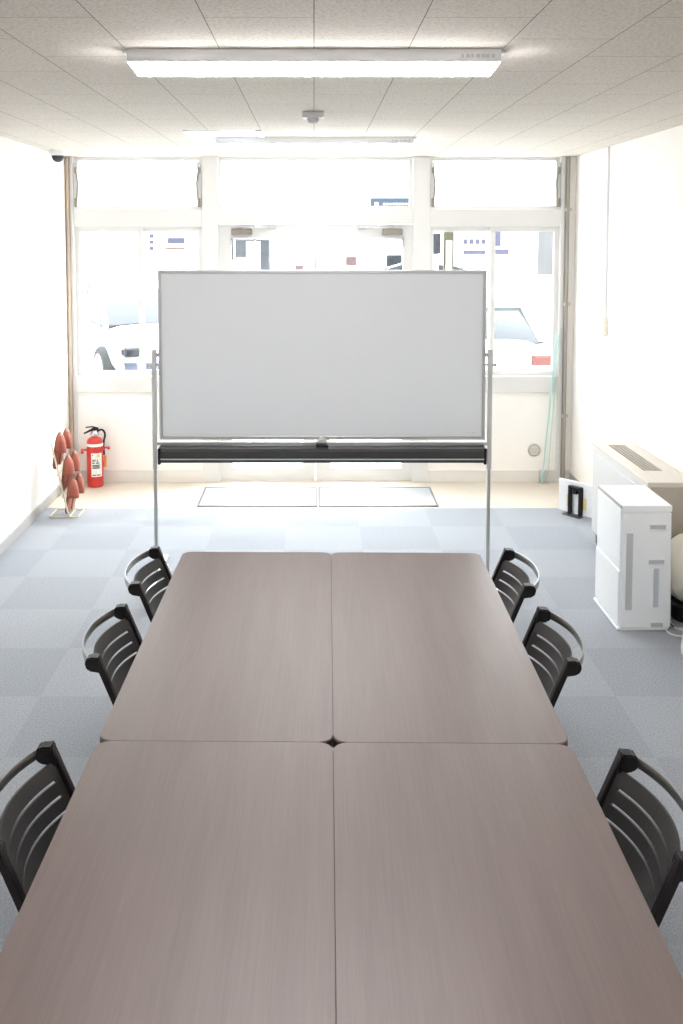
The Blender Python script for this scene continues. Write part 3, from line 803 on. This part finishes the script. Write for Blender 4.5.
def building(label, x, y, w_, d, h, wallm, winrows, wins, roofm='roof'):
    t = thing('building', label, 'building', (x, y, GZ - .01))
    obj('walls', box(B(), -w_ / 2, w_ / 2, 0, d, 0, h), wallm, t)
    obj('roof', box(B(), -w_ / 2 - .3, w_ / 2 + .3, -.3, d + .3, h, h + .35, .05), wallm, t)
    for z in winrows:
        for q in wins:
            f = obj('window', box(B(), q - .7, q + .7, -.06, .02, z, z + 1.2, .02), 'frame', t)
            obj('pane', box(B(), q - .62, q + .62, -.07, -.055, z + .08, z + 1.12), 'carglass', f)
    return t
building('pale building across the road behind the left window', -12, 36, 10, 8, 7.2, 'house', (1.0, 4.2), (-3.6, -1.2, 1.2))
building('grey building across the road behind the glass doors', -.6, 40, 9, 8, 5.2, 'house', (1.0,), (-3.3, 3.2))
building('low pale building across the road behind the right window', 12, 37, 12, 8, 4.6, 'house', (.7,), (4.2,))
t = thing('billboard', 'blue billboard with small white lettering seen through the top middle window', 'sign', (2.02, 25.5, GZ - .01))
for q in (-.4, .4): obj('post', tube(B(), [(q, 0, 0), (q, 0, 2.78)], .04, 10), 'frame', t, True)
pn = obj('sign_panel', box(B(), -.56, .56, -.06, .02, 2.72, 3.04, .01), 'bluesign', t)
bm = B(); box(bm, -.46, -.36, -.068, -.058, 2.82, 2.93)
for k in range(9): box(bm, -.24 + k * .08, -.24 + k * .08 + .055, -.068, -.058, 2.86, 2.91)
obj('lettering', bm, 'labelwhite', pn)

t = thing('sign_post', 'narrow olive framed upright sign outside the right window', 'sign', (1.235, 9.05, GZ))
obj('post', box(B(), -.045, .045, -.03, .03, 0, 2.11, .006), 'olive', t)
obj('sign_face', box(B(), -.027, .027, -.034, -.028, 1.2, 2.03, .002), 'labelwhite', t)
for s in (-1, 1): obj('cap', box(B(), s * .024 - .018, s * .024 + .018, -.022, .022, 2.105, 2.135, .004), 'dark', t)
t = thing('sign_board', 'small blue grey box sign hanging left of the olive upright sign', 'sign', (1.155, 9.35, GZ))
obj('post', tube(B(), [(0, 0, 0), (0, 0, 2.1)], .025, 10), 'frame', t, True)
obj('sign_panel', box(B(), -.045, .045, -.05, .03, 1.90, 2.10, .01), 'cardark', t)

t = thing('banner_flag', 'tall pale grey banner with blue edge at the right window', 'banner', (2.245, 9.4, GZ))
obj('pole', tube(B(), [(.10, 0, 0), (.10, 0, 2.25)], .012, 8), 'paleblue', t, True)
bm = B(); rings = []
for k in range(9):
    z = 1.70 + k * .056; rings.append([(-.11, .008 * math.sin(k * .9), z), (-.02, .016 * math.sin(k * .7 + 1), z), (.065, 0, z), (.065, .006, z), (-.02, .006 + .016 * math.sin(k * .7 + 1), z), (-.11, .006 + .008 * math.sin(k * .9), z)])
obj('cloth', loft(bm, rings), 'house2', t, True)
obj('edge_band', box(B(), .065, .098, -.004, .006, 1.70, 2.15), 'lilac', t)

t = thing('shop_sign', 'lilac shop sign with blurred purple lettering beyond the right window', 'sign', (3.45, 19.5, GZ))
for q in (-.4, .4): obj('post', tube(B(), [(q, .03, 0), (q, .03, 1.7)], .03, 8), 'frame', t, True)
pn = obj('sign_panel', box(B(), -.55, .55, -.03, .03, 1.65, 2.30, .01), 'house', t)
bm = B(); box(bm, .02, .24, -.04, -.028, 1.86, 2.26); box(bm, -.5, -.06, -.04, -.028, 1.70, 1.78); box(bm, .02, .40, -.04, -.028, 1.70, 1.80)
for k in range(4): box(bm, -.5 + k * .12, -.42 + k * .12, -.04, -.028, 1.9, 2.0)
obj('lettering', bm, 'lilac', pn)
t = thing('shop_sign', 'white sign with purple marks and red line behind the left window', 'sign', (-3.05, 21., GZ))
for q in (-.3, .3): obj('post', tube(B(), [(q, .03, 0), (q, .03, 1.75)], .03, 8), 'frame', t, True)
pn = obj('sign_panel', box(B(), -.50, .50, -.03, .03, 1.70, 2.28, .01), 'house', t)
bm = B()
for k in range(4): box(bm, -.45, -.36, -.04, -.028, 1.76 + k * .13, 1.84 + k * .13)
box(bm, -.1, .38, -.04, -.028, 2.16, 2.25); box(bm, -.06, .30, -.04, -.028, 1.9, 2.02)
obj('lettering', bm, 'lilac', pn)
obj('stripe', box(B(), -.12, .30, -.04, -.028, 1.78, 1.82), 'pink', pn)
# two low pale blue crates just outside the left window
for x, lab in ((-2.16, 'left pale blue crate outside, low in the left window'), (-1.92, 'right pale blue crate outside, low in the left window')):
    t = thing('crate', lab, 'crate', (x, 11.55, GZ), 0, 'pale blue crates')
    bm = B(); box(bm, -.065, .065, -.10, .10, 0, .555, .008); obj('box', bm, 'paleblue', t)
    obj('lid', box(B(), -.072, .072, -.108, .108, .555, .59, .006), 'paleblue', t)

t = thing('kiosk', 'blue vending kiosk with pale middle panel beyond the left glass door', 'kiosk', (-1.26, 20.5, GZ))
obj('cabinet', box(B(), -.36, .36, -.3, .3, 0, 2.0, .03), 'cardark', t)
obj('front_panel', box(B(), -.13, .16, -.33, -.29, .3, 1.95, .01), 'house', t)
obj('side_box', box(B(), -.37, -.15, -.34, -.29, .9, 1.62, .01), 'house', t)
t = thing('van', 'white delivery van with faded red marks beyond the right glass door', 'van', (1.15, 30., GZ - .01))
rings = [[(x, -.85, .35), (x, -.88, 1.0), (x, -.80, zt), (x, .80, zt), (x, .88, 1.0), (x, .85, .35)] for x, zt in ((-2.1, 1.9), (-1.9, 2.0), (1.2, 2.0), (1.6, 1.6), (1.9, 1.2), (2.1, .95))]
bd = obj('body', loft(B(), rings), 'carwhite', t, True)
bm = B(); box(bm, -1.2, -.7, -.90, -.86, 1.1, 1.5); box(bm, -.2, .1, -.90, -.86, 1.2, 1.45); box(bm, -1.7, -1.4, -.90, -.86, 1.0, 1.2)
obj('marking', bm, 'pink', bd)
for x in (-1.3, 1.3):
    for s in (-1, 1):
        w_ = obj('wheel', lathe(B(), [(.15, s * .7), (.31, s * .72), (.31, s * .86), (.15, s * .88)], x, .31, 24, 'y'), 'tyre', t, True)
        obj('rim', lathe(B(), [(.17, s * .86), (.15, s * .89)], x, .31, 18, 'y'), 'alu', w_, True)
obj('side_window', box(B(), 1.0, 1.45, -.90, -.84, 1.15, 1.5, .02), 'carglass', t)

# ------------------------------------------------------------------ light
W = bpy.data.worlds.new('sky'); bpy.context.scene.world = W; W.use_nodes = True
nt = W.node_tree; bg = nt.nodes['Background']; N = nt.nodes.new; L = nt.links.new
tc = N('ShaderNodeTexCoord'); sp = N('ShaderNodeSeparateXYZ'); L(tc.outputs['Generated'], sp.inputs[0])
cr = N('ShaderNodeValToRGB'); cr.color_ramp.elements[0].position = .0; cr.color_ramp.elements[0].color = (1, 1, 1, 1)
cr.color_ramp.elements[1].position = .7; cr.color_ramp.elements[1].color = (.90, .95, 1, 1)
L(sp.outputs['Z'], cr.inputs[0]); L(cr.outputs[0], bg.inputs['Color'])
# hazy sky, brighter on the sun's side (to the right of the shop)
dt = N('ShaderNodeVectorMath'); dt.operation = 'DOT_PRODUCT'; dt.inputs[1].default_value = (.80, .45, .40); L(tc.outputs['Generated'], dt.inputs[0])
rg = N('ShaderNodeMapRange'); rg.inputs['From Min'].default_value = -.3; rg.inputs['From Max'].default_value = 1
rg.inputs['To Min'].default_value = .74; rg.inputs['To Max'].default_value = 2.8; L(dt.outputs['Value'], rg.inputs['Value'])
L(rg.outputs[0], bg.inputs['Strength'])
sun = bpy.data.lights.new('sun', 'SUN'); sun.energy = .5; sun.angle = R(4); sun.color = (1, .96, .9)
so = bpy.data.objects.new('sun', sun); C.objects.link(so)
el, az = R(46), R(55)        # from in front of the shop, from the right
d = Vector((math.sin(az) * math.cos(el), math.cos(az) * math.cos(el), math.sin(el)))
so.rotation_euler = d.to_track_quat('Z', 'Y').to_euler()

# ------------------------------------------------------------------ camera
cam = bpy.data.cameras.new('camera'); co = bpy.data.objects.new('camera', cam); C.objects.link(co)
cam.sensor_fit = 'AUTO'; cam.sensor_width = 36; cam.lens = 984 * 36 / 1024
co.location = (0, 0, 2.0); co.rotation_euler = (R(86), 0, 0)
cam.shift_x = 27.5 / 1024; cam.shift_y = -(512 - 303.81) / 1024
cam.clip_start = .05; cam.clip_end = 300
S = bpy.context.scene; S.camera = co
S.view_settings.view_transform = 'Standard'; S.view_settings.look = 'None'; S.view_settings.gamma = 1
S.view_settings.use_curve_mapping = False; S.view_settings.exposure = 2.65
S.cycles.use_denoising = True; S.cycles.max_bounces = 10; S.cycles.diffuse_bounces = 7; S.cycles.transparent_max_bounces = 16
S.cycles.sample_clamp_indirect = 10; S.cycles.caustics_reflective = False; S.cycles.caustics_refractive = False
